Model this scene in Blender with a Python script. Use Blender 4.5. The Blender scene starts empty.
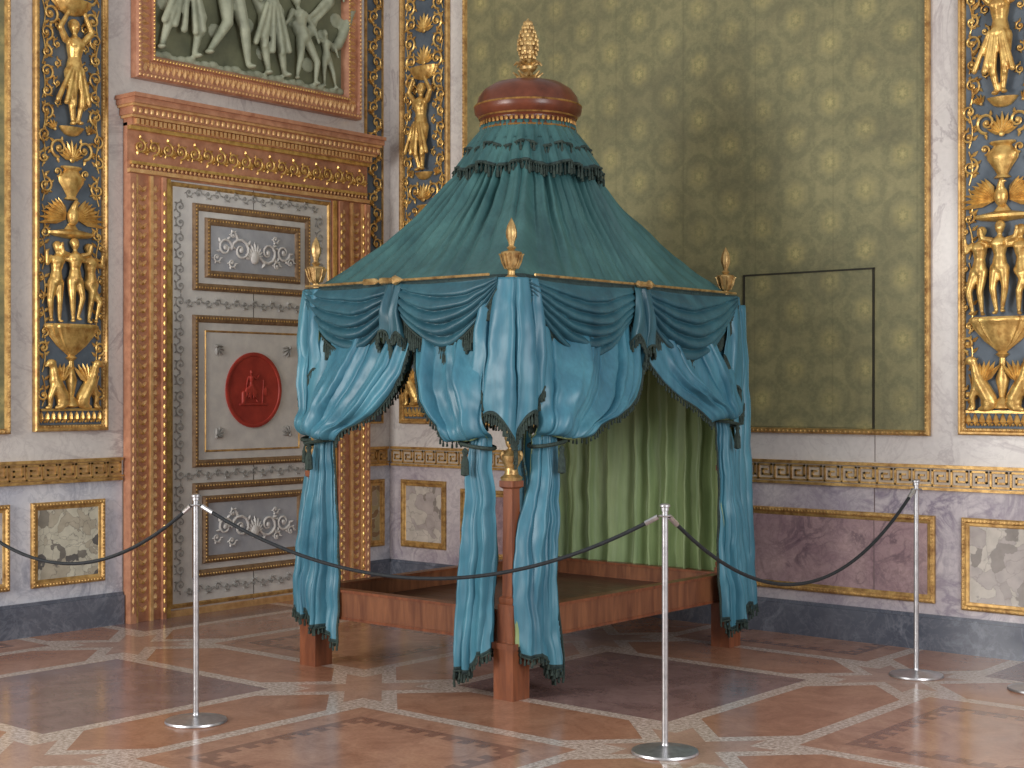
import bpy, bmesh, math, random
from math import sin, cos, pi, sqrt, atan2, radians, exp
from mathutils import Vector, Matrix, noise as mnoise
random.seed(7)
scene = bpy.context.scene

# ------------------------------------------------------------------ materials
def C(r, g, b):
    def f(c):
        c /= 255.0
        return c/12.92 if c <= .04045 else ((c+.055)/1.055)**2.4
    return (f(r), f(g), f(b), 1.0)

class Mat:
    def __init__(s, name, color=(.5,.5,.5,1), rough=.5, metal=0.0, spec=.5, sheen=0):
        s.m = bpy.data.materials.new(name); s.m.use_nodes = True
        s.t = s.m.node_tree; s.b = s.t.nodes['Principled BSDF']
        s.b.inputs['Base Color'].default_value = color
        s.b.inputs['Roughness'].default_value = rough
        s.b.inputs['Metallic'].default_value = metal
        s.b.inputs['Specular IOR Level'].default_value = spec
        if sheen: 
            s.b.inputs['Sheen Weight'].default_value = sheen
        s._co = None
    def put(s, inp, v):
        if isinstance(v, bpy.types.NodeSocket): s.t.links.new(v, inp)
        else: inp.default_value = v
    @property
    def co(s):
        if s._co is None:
            s._co = s.t.nodes.new('ShaderNodeTexCoord').outputs['Object']
        return s._co
    def math(s, op, a, b=0.0, c=0.0):
        n = s.t.nodes.new('ShaderNodeMath'); n.operation = op
        s.put(n.inputs[0], a); s.put(n.inputs[1], b); s.put(n.inputs[2], c)
        return n.outputs[0]
    def noise(s, scale, detail=4, rough=.5, dist=0, vec=None):
        n = s.t.nodes.new('ShaderNodeTexNoise')
        s.put(n.inputs['Vector'], vec or s.co)
        n.inputs['Scale'].default_value = scale; n.inputs['Detail'].default_value = detail
        n.inputs['Roughness'].default_value = rough; n.inputs['Distortion'].default_value = dist
        return n.outputs['Fac']
    def voro(s, scale, out='Color', feat='F1', vec=None):
        n = s.t.nodes.new('ShaderNodeTexVoronoi'); n.feature = feat
        s.put(n.inputs['Vector'], vec or s.co); n.inputs['Scale'].default_value = scale
        return n.outputs[out]
    def scalevec(s, v3):
        n = s.t.nodes.new('ShaderNodeMapping'); s.t.links.new(s.co, n.inputs[0])
        n.inputs['Scale'].default_value = v3
        return n.outputs[0]
    def ramp(s, fac, stops):
        n = s.t.nodes.new('ShaderNodeValToRGB'); s.put(n.inputs[0], fac)
        e = n.color_ramp.elements
        while len(e) < len(stops): e.new(.5)
        for i, (p, c) in enumerate(stops):
            e[i].position = p; e[i].color = c
        return n.outputs[0]
    def mix(s, fac, a, b, blend='MIX'):
        n = s.t.nodes.new('ShaderNodeMix'); n.data_type = 'RGBA'; n.blend_type = blend
        s.put(n.inputs[0], fac); s.put(n.inputs[6], a); s.put(n.inputs[7], b)
        return n.outputs[2]
    def xyz(s):
        n = s.t.nodes.new('ShaderNodeSeparateXYZ'); s.t.links.new(s.co, n.inputs[0])
        return n.outputs
    def color(s, v): s.put(s.b.inputs['Base Color'], v)
    def rough(s, v): s.put(s.b.inputs['Roughness'], v)
    def bump(s, h, strength=.3, dist=.01):
        n = s.t.nodes.new('ShaderNodeBump'); n.inputs['Strength'].default_value = strength
        n.inputs['Distance'].default_value = dist
        s.put(n.inputs['Height'], h); s.t.links.new(n.outputs[0], s.b.inputs['Normal'])

W4 = (1,1,1,1); K4 = (0,0,0,1)
def step(lo, hi): return [(lo, K4), (hi, W4)]

def marble(name, base, cloud, vein, scale=2.0, width=.05, rough=.22, amt=.75):
    m = Mat(name, rough=rough)
    n1 = m.noise(scale, 9, .6, 1.4)
    v = m.math('ABSOLUTE', m.math('SUBTRACT', n1, .5))
    vm = m.ramp(v, [(0, W4), (width, K4)])
    n2 = m.noise(scale*.8, 5, .6, .4)
    c = m.mix(m.ramp(n2, step(.35, .68)), base, cloud)
    fade = m.math('MULTIPLY', vm, m.ramp(m.noise(scale*.7, 3), step(.38, .6)))
    c = m.mix(m.math('MULTIPLY', fade, amt), c, vein)
    n3 = m.math('ABSOLUTE', m.math('SUBTRACT', m.noise(scale*3.1, 8, .65, .9), .5))
    c = m.mix(m.math('MULTIPLY', m.ramp(n3, [(0, W4), (width*.8, K4)]), amt*.35), c, vein)
    c = m.mix(.25, c, m.ramp(m.noise(35, 4), [(0.3, (.6,.6,.6,1)), (.7, W4)]), 'MULTIPLY')
    m.color(c); return m.m

def breccia(name, c1, c2, c3, scale=7):
    m = Mat(name, rough=.22)
    nz = m.t.nodes.new('ShaderNodeTexNoise'); m.t.links.new(m.co, nz.inputs[0]); nz.inputs['Scale'].default_value = 4
    nz.inputs['Detail'].default_value = 6
    add = m.t.nodes.new('ShaderNodeVectorMath'); add.operation = 'MULTIPLY_ADD'
    m.t.links.new(nz.outputs['Color'], add.inputs[0]); add.inputs[1].default_value = (.45,.45,.45); m.t.links.new(m.co, add.inputs[2])
    vc = m.voro(scale, 'Color', vec=add.outputs[0])
    sep = m.t.nodes.new('ShaderNodeSeparateColor'); m.t.links.new(vc, sep.inputs[0])
    c = m.ramp(sep.outputs[0], [(0, c1), (.45, c1), (.55, c2), (.8, c2), (.9, c3)])
    e = m.voro(scale, 'Distance', 'DISTANCE_TO_EDGE', vec=add.outputs[0])
    c = m.mix(m.ramp(e, [(0, (.6,.6,.6,1)), (.05, K4)]), c, c3)
    c = m.mix(.5, c, m.ramp(m.noise(14, 6), [(.3, (.5,.5,.5,1)), (.7, W4)]), 'MULTIPLY')
    m.color(c); return m.m

M_wall  = marble('wall_marble_pale', C(228,223,218), C(208,202,200), C(168,158,160), 1.3, .025)
M_dado  = marble('dado_marble_blue', C(222,222,228), C(190,194,208), C(122,128,150), 2.4, .06)
M_dadoB = marble('dado_marble_lilac', C(214,206,208), C(182,172,182), C(122,110,132), 2.8, .06)
M_base  = marble('baseboard_slate', C(104,108,120), C(82,88,102), C(146,150,162), 2.5, .04)
M_pan1  = breccia('breccia_white', C(212,208,190), C(190,182,164), C(110,108,106), 13)
M_pan2  = marble('panel_rose_marble', C(192,164,164), C(154,126,134), C(104,86,96), 5, .07, .2, .7)
M_pan3  = breccia('breccia_grey', C(208,200,190), C(188,178,174), C(150,142,136), 10)
M_pan4  = breccia('breccia_ochre', C(176,160,120), C(150,120,90), C(200,190,170), 16)

def goldmat(name, c1, c2, metal=.85, rough=.36):
    m = Mat(name, rough=rough, metal=metal)
    m.color(m.ramp(m.noise(22, 5, .6), [(.3, c2), (.62, c1)]))
    m.bump(m.noise(70, 3), .25, .004); return m.m
M_gold  = goldmat('gilding_bright', C(236,198,120), C(178,132,70), .58, .36)
M_goldP = goldmat('gilding_finials', C(214,182,124), C(134,100,60), .7, .4)
M_goldD = goldmat('gilding_aged', C(190,144,80), C(116,80,46), .65, .45)
M_goldF = goldmat('gilding_frame', C(216,176,110), C(150,110,64), .55, .42)

def plain(name, c, c2, rough=.5, sc=8, bump=0, metal=0, spec=.5):
    m = Mat(name, rough=rough, metal=metal, spec=spec)
    m.color(m.ramp(m.noise(sc, 5, .6), [(.3, c2), (.7, c)]))
    if bump: m.bump(m.noise(sc*5, 4), bump, .004)
    return m.m
M_slate = plain('pilaster_ground_slate', C(104,116,128), C(70,82,94), .6, 6, .2)
M_rust  = plain('rosso_marble_carved', C(206,150,118), C(166,110,84), .36, 14, .3)
M_rustL = plain('carved_gilt_ornament', C(242,200,142), C(204,152,98), .38, 20, .3, .3)
M_white = plain('door_white_paint', C(232,229,224), C(210,207,205), .4, 10)
M_greyrel = plain('door_arabesque_paint', C(176,174,170), C(144,142,138), .5, 20)
M_greyfield = plain('door_grey_field', C(190,192,197), C(166,169,178), .5, 9)
M_brown = plain('door_brown_moulding', C(156,126,92), C(112,84,60), .4, 20)
M_red   = plain('medallion_red', C(190,68,54), C(154,48,40), .5, 9)
M_relbg = plain('overdoor_relief_ground', C(128,130,102), C(88,92,74), .6, 4, .2)
M_relfg = plain('overdoor_relief_figures', C(180,184,160), C(138,144,124), .5, 8, .1)
M_dark  = plain('dark_gap', C(52,50,36), C(36,34,26), .8)
M_gapL  = plain('dado_joint', C(120,104,104), C(90,78,80), .7)
M_chrome= plain('brushed_steel', C(215,215,218), C(180,180,184), .34, 30, 0, .9)
M_rope  = plain('black_rope', C(34,40,46), C(18,22,26), .7, 60, .4)
M_trim  = plain('dark_green_braid', C(52,76,76), C(24,42,46), .7, 60, .5)
M_tassel= plain('bullion_fringe', C(60,76,68), C(26,40,40), .8, 90, .5)

def wood(name, c, c2, rough=.35):
    m = Mat(name, rough=rough)
    v = m.scalevec((9, 9, 1.2))
    m.color(m.ramp(m.noise(2.6, 6, .6, .6, vec=v), [(.3, c2), (.7, c)])); return m.m
M_wood  = wood('bed_wood_red', C(144,86,56), C(96,52,34))
M_woodH = wood('bed_rail_wood', C(144,94,64), C(100,60,42))
M_woodD = plain('bed_platform_boards', C(104,64,48), C(70,42,34), .4, 5)
M_crown = plain('crown_mahogany', C(120,64,44), C(80,40,28), .3, 9)

def fabric(name, c, c2, rough=.40, sc=5, bump=.14, spec=.5):
    m = Mat(name, rough=rough, spec=spec)
    v = m.scalevec((1, 1, .25))
    col = m.ramp(m.noise(sc, 4, .55, .5, vec=v), [(.3, c2), (.7, c)])
    v2 = m.scalevec((1, 1, .06))
    col = m.mix(.4, col, m.ramp(m.noise(60, 3, .6, vec=v2), [(.3, (.55,.55,.55,1)), (.7, W4)]), 'MULTIPLY')
    m.color(col)
    m.bump(m.noise(14, 5, .55, .6, vec=m.scalevec((1, 1, .4))), bump, .014); return m.m
M_drape = fabric('silk_drape_blue', C(80,142,162), C(54,108,132), .42, spec=.55)
M_swag  = fabric('silk_swag_teal_blue', C(62,112,126), C(40,82,98), .42, spec=.55)
M_tent  = fabric('silk_tent_teal', C(74,120,120), C(48,90,94), .48)
M_lining= fabric('silk_lining_green', C(158,176,124), C(122,144,98), .48)

def damask(name, axis):
    m = Mat(name, rough=.62, sheen=.1)
    o = m.xyz(); x = o[axis]; z = o[2]
    sx, sz = .47, .36
    def lat(ox, oz):
        a = m.math('PINGPONG', m.math('ADD', x, ox), sx/2)
        b = m.math('PINGPONG', m.math('ADD', z, oz), sz/2)
        r = m.math('SQRT', m.math('ADD', m.math('MULTIPLY', a, a), m.math('MULTIPLY', b, b)))
        return m.math('ADD', r, m.math('MULTIPLY', m.math('SINE', m.math('MULTIPLY', m.math('ARCTAN2', b, a), 8.0)), .006))
    r = m.math('MINIMUM', lat(0, 0), lat(sx/2, sz/2))
    base = m.ramp(m.noise(2.0, 5, .6), [(.3, C(122,120,86)), (.7, C(148,142,102))])
    ring = m.ramp(r, [(0, C(218,202,136)), (.018, C(192,178,114)), (.03, C(142,138,88)), (.042, C(178,166,110)), (.062, C(166,156,104)), (.075, C(140,134,90))])
    mk = m.ramp(r, [(.05, W4), (.085, K4)])
    halo = m.ramp(r, [(.08, K4), (.1, W4), (.135, W4), (.15, K4)])
    lf = m.ramp(m.noise(38, 3, .6), step(.46, .56))
    c = m.mix(m.math('MULTIPLY', halo, .38), base, C(98,102,74))
    c = m.mix(m.math('MULTIPLY', lf, .2), c, C(168,160,116))
    mk = m.math('MULTIPLY', mk, m.ramp(m.noise(2.4, 3), [(.3, (.22,.22,.22,1)), (.7, (.6,.6,.6,1))]))
    c = m.mix(mk, c, ring)
    seam = m.ramp(m.math('PINGPONG', x, .27), [(0, W4), (.008, K4)])
    c = m.mix(m.math('MULTIPLY', seam, .25), c, C(84,84,58))
    stain = m.ramp(m.noise(1.7, 7, .7, .8), step(.46, .7))
    c = m.mix(m.math('MULTIPLY', stain, .6), c, C(100,98,74))
    low = m.ramp(z, [(0, W4), (1, W4)])
    fine = m.noise(1, 3, .6, vec=m.scalevec((60, 60, 240)))
    c = m.mix(.3, c, m.ramp(fine, [(.3, (.55,.55,.55,1)), (.7, W4)]), 'MULTIPLY')
    m.color(c); m.bump(fine, .15, .003); return m.m
M_damX = damask('green_damask_back', 0)
M_damY = damask('green_damask_left', 1)

def floor_mat():
    m = Mat('inlaid_marble_floor', rough=.12, spec=.65)
    o = m.xyz(); P = 1.95
    fx = m.math('ADD', o[0], -3.65); fy = m.math('ADD', o[1], 1.9)
    u = m.math('PINGPONG', fx, P/2); v = m.math('PINGPONG', fy, P/2)
    hi = m.math('MAXIMUM', u, v); lo = m.math('MINIMUM', u, v)
    ix = m.math('FLOOR', m.math('ADD', m.math('DIVIDE', fx, P), .5))
    iy = m.math('FLOOR', m.math('ADD', m.math('DIVIDE', fy, P), .5))
    par = m.math('PINGPONG', m.math('ADD', ix, iy), 1.0)
    n = m.noise(4, 8, .72, 1.0); sp = m.noise(55, 4, .7)
    purple = m.ramp(n, [(.3, C(116,92,90)), (.7, C(158,130,126))])
    rust = m.ramp(n, [(.3, C(148,106,88)), (.7, C(196,154,130))])
    bar = m.ramp(n, [(.3, C(152,106,84)), (.7, C(188,142,116))])
    node = m.ramp(n, [(.3, C(164,130,114)), (.7, C(194,160,142))])
    band = m.ramp(sp, [(.38, C(166,146,134)), (.5, C(196,178,166)), (.62, C(220,204,194))])
    sq = m.mix(par, purple, rust)
    fret = m.math('MULTIPLY', m.math('MULTIPLY', m.math('GREATER_THAN', hi, .46), m.math('LESS_THAN', hi, .50)), par)
    fu = m.math('LESS_THAN', m.math('PINGPONG', lo, .05), .03)
    fret2 = m.math('MULTIPLY', m.math('MULTIPLY', m.math('MULTIPLY', m.math('GREATER_THAN', hi, .41), m.math('LESS_THAN', hi, .47)), par), fu)
    sq = m.mix(m.math('MULTIPLY', m.math('MAXIMUM', fret, fret2), .6), sq, C(106,76,70))
    isq = m.math('LESS_THAN', hi, .64)
    d = m.math('ADD', lo, m.math('SUBTRACT', P/2, hi))
    isbar = m.math('MULTIPLY', m.math('GREATER_THAN', hi, .72), m.math('LESS_THAN', d, .74))
    isnode = m.math('MULTIPLY', m.math('GREATER_THAN', hi, .79), m.math('GREATER_THAN', d, .84))
    isnode = m.math('MULTIPLY', isnode, m.math('LESS_THAN', m.math('SUBTRACT', hi, lo), .13))
    c = m.mix(isbar, band, bar)
    c = m.mix(isnode, c, node)
    c = m.mix(isq, c, sq)
    c = m.mix(.35, c, m.ramp(sp, [(.35, (.5,.5,.5,1)), (.65, W4)]), 'MULTIPLY')
    m.color(c); m.rough(m.ramp(m.noise(3, 5), [(.3, (.14,)*3+(1,)), (.7, (.24,)*3+(1,))]))
    m.bump(m.noise(6, 3), .05, .01)
    return m.m
M_floor = floor_mat()

# ------------------------------------------------------------------ mesh builder
class MB:
    def __init__(s, wall=None):
        s.v = []; s.f = []; s.m = []; s.wall = wall
    def mp(s, p):
        a, d, z = p
        if s.wall == 'back': return (a, -d, z)
        if s.wall == 'left': return (d, a, z)
        return (a, d, z)
    def add(s, vs, fs, m=0):
        o = len(s.v)
        s.v += [s.mp(p) for p in vs]
        s.f += [tuple(i+o for i in f) for f in fs]
        if isinstance(m, list): s.m += m
        else: s.m += [m]*len(fs)
    def box(s, x0, x1, y0, y1, z0, z1, m=0):
        s.add([(x0,y0,z0),(x1,y0,z0),(x1,y1,z0),(x0,y1,z0),(x0,y0,z1),(x1,y0,z1),(x1,y1,z1),(x0,y1,z1)],
              [(0,3,2,1),(4,5,6,7),(0,1,5,4),(1,2,6,5),(2,3,7,6),(3,0,4,7)], m)
    def tube(s, pts, rad, seg=8, m=0):
        pts = [Vector(p) for p in pts]; n = len(pts)
        if not isinstance(rad, (list, tuple)): rad = [rad]*n
        vs = []; up = None
        for i, p in enumerate(pts):
            t = (pts[min(i+1, n-1)] - pts[max(i-1, 0)])
            if t.length < 1e-9: t = Vector((0,0,1))
            t.normalize()
            if up is None:
                up = Vector((0,1,0)) if abs(t.y) < .9 else Vector((1,0,0))
            up = (up - t*up.dot(t))
            if up.length < 1e-6: up = Vector((1,0,0)) - t*t.x
            up.normalize(); w = t.cross(up)
            for k in range(seg):
                a = 2*pi*k/seg
                vs.append(tuple(p + (up*cos(a)+w*sin(a))*rad[i]))
        fs = []
        for i in range(n-1):
            for k in range(seg):
                k2 = (k+1) % seg
                fs.append((i*seg+k, i*seg+k2, (i+1)*seg+k2, (i+1)*seg+k))
        fs.append(tuple(range(seg))); fs.append(tuple((n-1)*seg+k for k in reversed(range(seg))))
        s.add(vs, fs, m)
    def lathe(s, prof, c, seg=24, m=0, sq=1.0, flute=0, nfl=0):
        vs = []; n = len(prof)
        for r, z in prof:
            for k in range(seg):
                a = 2*pi*k/seg
                rr = r*(1+flute*cos(nfl*a))
                vs.append((c[0]+rr*cos(a), c[1]+rr*sin(a)*sq, c[2]+z))
        fs = []
        for i in range(n-1):
            for k in range(seg):
                k2 = (k+1) % seg
                fs.append((i*seg+k, i*seg+k2, (i+1)*seg+k2, (i+1)*seg+k))
        fs.append(tuple(range(seg))); fs.append(tuple((n-1)*seg+k for k in reversed(range(seg))))
        s.add(vs, fs, m)
    def ell(s, c, rx, ry, rz, seg=10, m=0):
        R = max(4, seg//2+1)
        vs = [(c[0], c[1], c[2]-rz)]; fs = []
        for i in range(1, R):
            ph = -pi/2+pi*i/R
            for k in range(seg):
                a = 2*pi*k/seg
                vs.append((c[0]+rx*cos(ph)*cos(a), c[1]+ry*cos(ph)*sin(a), c[2]+rz*sin(ph)))
        vs.append((c[0], c[1], c[2]+rz)); L = len(vs)-1
        for k in range(seg):
            k2 = (k+1) % seg
            fs.append((0, 1+k2, 1+k))
            for i in range(R-2):
                fs.append((1+i*seg+k, 1+i*seg+k2, 1+(i+1)*seg+k2, 1+(i+1)*seg+k))
            fs.append((L, 1+(R-2)*seg+k, 1+(R-2)*seg+k2))
        s.add(vs, fs, m)
    def limb(s, p, q, r0, r1, m=0):
        s.tube([p, [(a+b)/2 for a, b in zip(p, q)], q], [r0, (r0+r1)*.52, r1], 10, m)
        s.ell(p, r0, r0, r0, 10, m); s.ell(q, r1, r1, r1, 10, m)
    def frame(s, a0, a1, z0, z1, prof, m=0):
        vs = []; fs = []
        for i, d in prof:
            vs += [(a0+i,d,z0+i),(a1-i,d,z0+i),(a1-i,d,z1-i),(a0+i,d,z1-i)]
        for j in range(len(prof)-1):
            for k in range(4):
                k2 = (k+1) % 4
                fs.append((j*4+k, j*4+k2, j*4+4+k2, j*4+4+k))
        s.add(vs, fs, m)
    def leaf(s, a, z, ang, L, w, d, h=.012, m=0):
        ca, sa = cos(ang), sin(ang)
        def P(u, v, dd): return (a+u*ca-v*sa, d+dd, z+u*sa+v*ca)
        s.add([P(0,0,0), P(L*.35,w,0), P(L*.35,0,h), P(L*.35,-w,0), P(L*.75,w*.55,0), P(L*.75,0,h*.9), P(L*.75,-w*.55,0), P(L,0,0)],
              [(0,3,2),(0,2,1),(1,2,5,4),(2,3,6,5),(4,5,7),(5,6,7)], m)
    def scroll(s, a, z, R, dirn=1, th0=0, turns=1.35, r=.008, d=.02, m=0, leaves=True):
        pts = []; rad = []; n = 18
        for i in range(n):
            t = i/(n-1); th = th0+dirn*turns*2*pi*t; rr = R*(1-t*.82)
            pts.append((a+rr*cos(th), d+.006*sin(pi*t), z+rr*sin(th))); rad.append(r*(1-.45*t))
        s.tube(pts, rad, 6, m)
        s.ell((a, d+.004, z), r*1.7, r*1.4, r*1.7, 8, m)
        if leaves:
            for t in (.02, .14, .28, .42):
                th = th0+dirn*turns*2*pi*t; rr = R*(1-t*.82)
                s.leaf(a+rr*cos(th), z+rr*sin(th), th-dirn*.5, R*.62, R*.17, d, .012, m)
    def palm(s, a, z, size, ang=pi/2, n=7, spread=2.2, d=.02, m=0):
        for i in range(n):
            t = (i/(n-1)-.5)
            s.leaf(a, z, ang+t*spread, size*(1-.5*abs(t)), size*.12, d, .016, m)
        s.ell((a, d+.008, z), size*.14, .012, size*.14, 8, m)
    def build(s, name, mats, parent=None, smooth=35, recalc=True):
        me = bpy.data.meshes.new(name); me.from_pydata(s.v, [], s.f)
        for mt in mats: me.materials.append(mt)
        me.polygons.foreach_set('material_index', s.m)
        me.update()
        if recalc:
            bm = bmesh.new(); bm.from_mesh(me); bmesh.ops.recalc_face_normals(bm, faces=bm.faces); bm.to_mesh(me); bm.free()
        if smooth:
            me.polygons.foreach_set('use_smooth', [True]*len(me.polygons))
            if smooth < 180: me.set_sharp_from_angle(angle=radians(smooth))
        ob = bpy.data.objects.new(name, me); scene.collection.objects.link(ob)
        if parent:
            ob.parent = parent; ob.matrix_parent_inverse = Matrix.Translation(-parent.location)
        return ob

def empty(name, loc=(0,0,0)):
    e = bpy.data.objects.new(name, None); e.location = loc; e.empty_display_size = .1
    scene.collection.objects.link(e); return e

def remesh(ob, vs):
    md = ob.modifiers.new('fuse', 'REMESH'); md.mode = 'VOXEL'; md.voxel_size = vs; md.use_smooth_shade = True
    sm = ob.modifiers.new('soften', 'SMOOTH'); sm.iterations = 2; sm.factor = .5

# relief figure -------------------------------------------------------------
def figure(mb, a, z, h, d=.03, sh=0.0, pel=0.0, elL=(-.19,.68), haL=(-.2,.52), elR=(.19,.68), haR=(.2,.52),
           knL=(-.07,.27), foL=(-.06,.03), knR=(.07,.27), foR=(.06,.03), lean=0.0, mir=1, head=(0,.93), drape=False, m=0):
    def P(x, zz, dd=0.0): return (a+mir*(x+lean*(zz-.5))*h, d+dd*h, z+zz*h)
    k = h
    mb.ell(P(head[0]+sh, head[1]), .05*k, .055*k, .066*k, 12, m)
    mb.ell(P(head[0]+sh, head[1]+.025, -.012), .058*k, .056*k, .056*k, 12, m)      # hair
    mb.ell(P(head[0]+sh, head[1]-.008, .055), .011*k, .016*k, .018*k, 8, m)        # nose
    mb.limb(P(head[0]+sh, head[1]-.05), P(sh, .82), .026*k, .03*k, m)
    mb.limb(P(sh, .76, .01), P((sh+pel)/2, .64), .085*k, .062*k, m)
    mb.limb(P((sh+pel)/2, .64), P(pel, .52), .062*k, .082*k, m)
    mb.ell(P(sh-.04, .755, .065), .033*k, .026*k, .033*k, 8, m); mb.ell(P(sh+.04, .755, .065), .033*k, .026*k, .033*k, 8, m)
    for s_, el, ha in ((-1, elL, haL), (1, elR, haR)):
        mb.limb(P(sh+s_*.095, .80), P(*el, .03), .036*k, .027*k, m)
        mb.limb(P(*el, .03), P(*ha, .04), .027*k, .018*k, m)
        mb.ell(P(*ha, .045), .024*k, .018*k, .028*k, 8, m)
    for s_, kn, fo in ((-1, knL, foL), (1, knR, foR)):
        mb.limb(P(pel+s_*.045, .5), P(*kn, .04), .062*k, .038*k, m)
        mb.limb(P(*kn, .04), P(*fo, .01), .040*k, .02*k, m)
        mb.ell(P(fo[0]+s_*.015, fo[1]-.012, .03), .03*k, .045*k, .018*k, 8, m)
    if drape:
        for i in range(5):
            x = -.12+.05*i
            mb.limb(P(pel+x*.6, .53, .06), P(x*1.7+.02*sin(i*3), .2+.02*cos(i*5), .05), .018*k, .026*k, m)

# ------------------------------------------------------------------ room shell
def solid(name, b, mat, parent=None):
    mb = MB(); mb.box(*b); return mb.build(name, [mat], parent, smooth=0)
solid('floor', (-.3, 10, -10.5, .3, -.12, 0), M_floor)

wb = MB('back'); wb.box(-.3, 7.5, -.3, 0, 0, 5.2, 0); wb.box(-.0, 7.5, 0, .006, .2, .95, 1)
wb.build('wall_back', [M_wall, M_dadoB], smooth=0)
wl = MB('left'); wl.box(-8, 0, -.3, 0, 0, 5.2, 0); wl.box(-8, -2.44, 0, .006, .2, .95, 1); wl.box(-.28, 0, 0, .006, .2, .95, 1)
wl.build('wall_left', [M_wall, M_dado], smooth=0)

def baseboard(name, wall, spans):
    mb = MB(wall)
    for a0, a1 in spans:
        mb.box(a0, a1, 0, .035, 0, .185, 0); mb.box(a0, a1, 0, .022, .185, .205, 0)
    mb.build(name, [M_base], smooth=0)
baseboard('baseboard_back', 'back', [(.036, 7.5)])
baseboard('baseboard_left', 'left', [(-8, -2.44), (-.28, 0)])

# greek-key rail
def rail(name, wall, spans, ground):
    mb = MB(wall); z0, z1 = .935, 1.055
    for a0, a1 in spans:
        mb.box(a0, a1, 0, .018, z0, z1, 0)
        for zz, hh, dd in ((z0-.012, .016, .032), (z1-.004, .018, .036)):
            mb.box(a0, a1, 0, dd, zz, zz+hh, 1)
        P = .115; n = int((a1-a0)/P); P = (a1-a0)/n; t = .011
        zl, zh = z0+.016, z1-.018
        H = zh-zl
        for i in range(n):
            x = a0+i*P
            def seg(u0, v0, u1, v1):
                xa, xb = sorted((x+u0*P, x+u1*P)); za, zb = sorted((zl+v0*H, zl+v1*H))
                mb.box(xa-t/2, xb+t/2, .018, .027, za-t/2, zb+t/2, 1)
            seg(.08,0,.08,1); seg(.08,1,.86,1); seg(.86,1,.86,.3); seg(.86,.3,.36,.3); seg(.36,.3,.36,.66); seg(.36,.66,.6,.66); seg(.08,0,1.08,0)
    mb.build(name, [ground, M_goldF], smooth=0)
M_railB = plain('rail_ground_pale', C(202,188,168), C(178,162,144), .4)
M_railL = plain('rail_ground_tan', C(206,168,114), C(170,130,86), .4)
rail('trim_1', 'back', [(.04, 7.4)], M_railB)
rail('trim_2', 'left', [(-7.9, -2.45), (-.27, -.04)], M_railL)

def beads(mb, a0, a1, z0, z1, d, sp, r, m):
    def row(p, q):
        L = sqrt((p[0]-q[0])**2+(p[1]-q[1])**2); n = max(2, int(L/sp))
        for i in range(n):
            t = i/n
            mb.ell((p[0]+(q[0]-p[0])*t, d, p[1]+(q[1]-p[1])*t), r, r*.8, r, 6, m)
    row((a0,z0),(a1,z0)); row((a1,z0),(a1,z1)); row((a1,z1),(a0,z1)); row((a0,z1),(a0,z0))

tn = [2]
def dado_panel(wall, a0, a1, z0, z1, mat):
    mb = MB(wall); tn[0] += 1
    mb.box(a0+.02, a1-.02, .007, .014, z0+.02, z1-.02, 0)
    mb.frame(a0, a1, z0, z1, [(0,.007),(0,.022),(.008,.03),(.022,.03),(.03,.02),(.042,.018),(.05,.012)], 1)
    beads(mb, a0+.015, a1-.015, z0+.015, z1-.015, .031, .022, .007, 1)
    mb.build('trim_%d' % tn[0], [mat, M_goldF])
dado_panel('left', -3.10, -2.575, .29, .81, M_pan1)
dado_panel('left', -3.95, -3.245, .29, .81, M_pan3)
dado_panel('left', -.25, -.075, .31, .82, M_pan4)
dado_panel('back', .14, .60, .31, .82, M_pan3)
dado_panel('back', .75, 4.43, .27, .775, M_pan2)
dado_panel('back', 4.59, 5.10, .25, .775, M_pan3)
dado_panel('back', 5.2, 7.2, .25, .775, M_pan2)

# damask fields
def damask_panel(wall, a0, a1, z0, z1, mat):
    mb = MB(wall)
    mb.box(a0+.01, a1-.01, .004, .012, z0+.01, z1-.01, 0)
    mb.frame(a0, a1, z0, z1, [(0,.004),(0,.03),(.01,.042),(.024,.036),(.032,.012)], 1)
    beads(mb, a0+.015, a1-.015, z0+.015, z1-.015, .04, .03, .008, 1)
    mb.build('damask_wall_panel', [mat, M_goldF])
damask_panel('back', .78, 4.40, 1.235, 4.9, M_damX)
damask_panel('left', -5.6, -3.245, 1.235, 4.9, M_damY)
damask_panel('back', 5.24, 7.3, 1.235, 4.9, M_damX)

# concealed (jib) door in the damask wall
d2 = empty('concealed_door', (3.6, -.02, 1.27))
mb = MB('back')
mb.box(3.17, 4.04, .0125, .02, 1.275, 2.215, 0)
mb.build('damask_leaf', [M_damX], d2, smooth=0)
mb = MB('back')
mb.box(3.155, 4.055, .0125, .0235, 2.215, 2.226, 0); mb.box(3.157, 3.166, .0125, .0225, 1.27, 2.22, 0)
mb.box(4.044, 4.053, .0125, .0235, 1.27, 2.22, 0)
for x in (4.047, 3.16):
    mb.box(x, x+.004, .007, .0155, .275, .77, 1); mb.box(x, x+.004, .0065, .0085, .77, .92, 1); mb.box(x, x+.004, .0005, .002, 1.075, 1.235, 1)
mb.build('shadow_gaps', [M_dark, M_gapL], d2, smooth=0)

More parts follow.
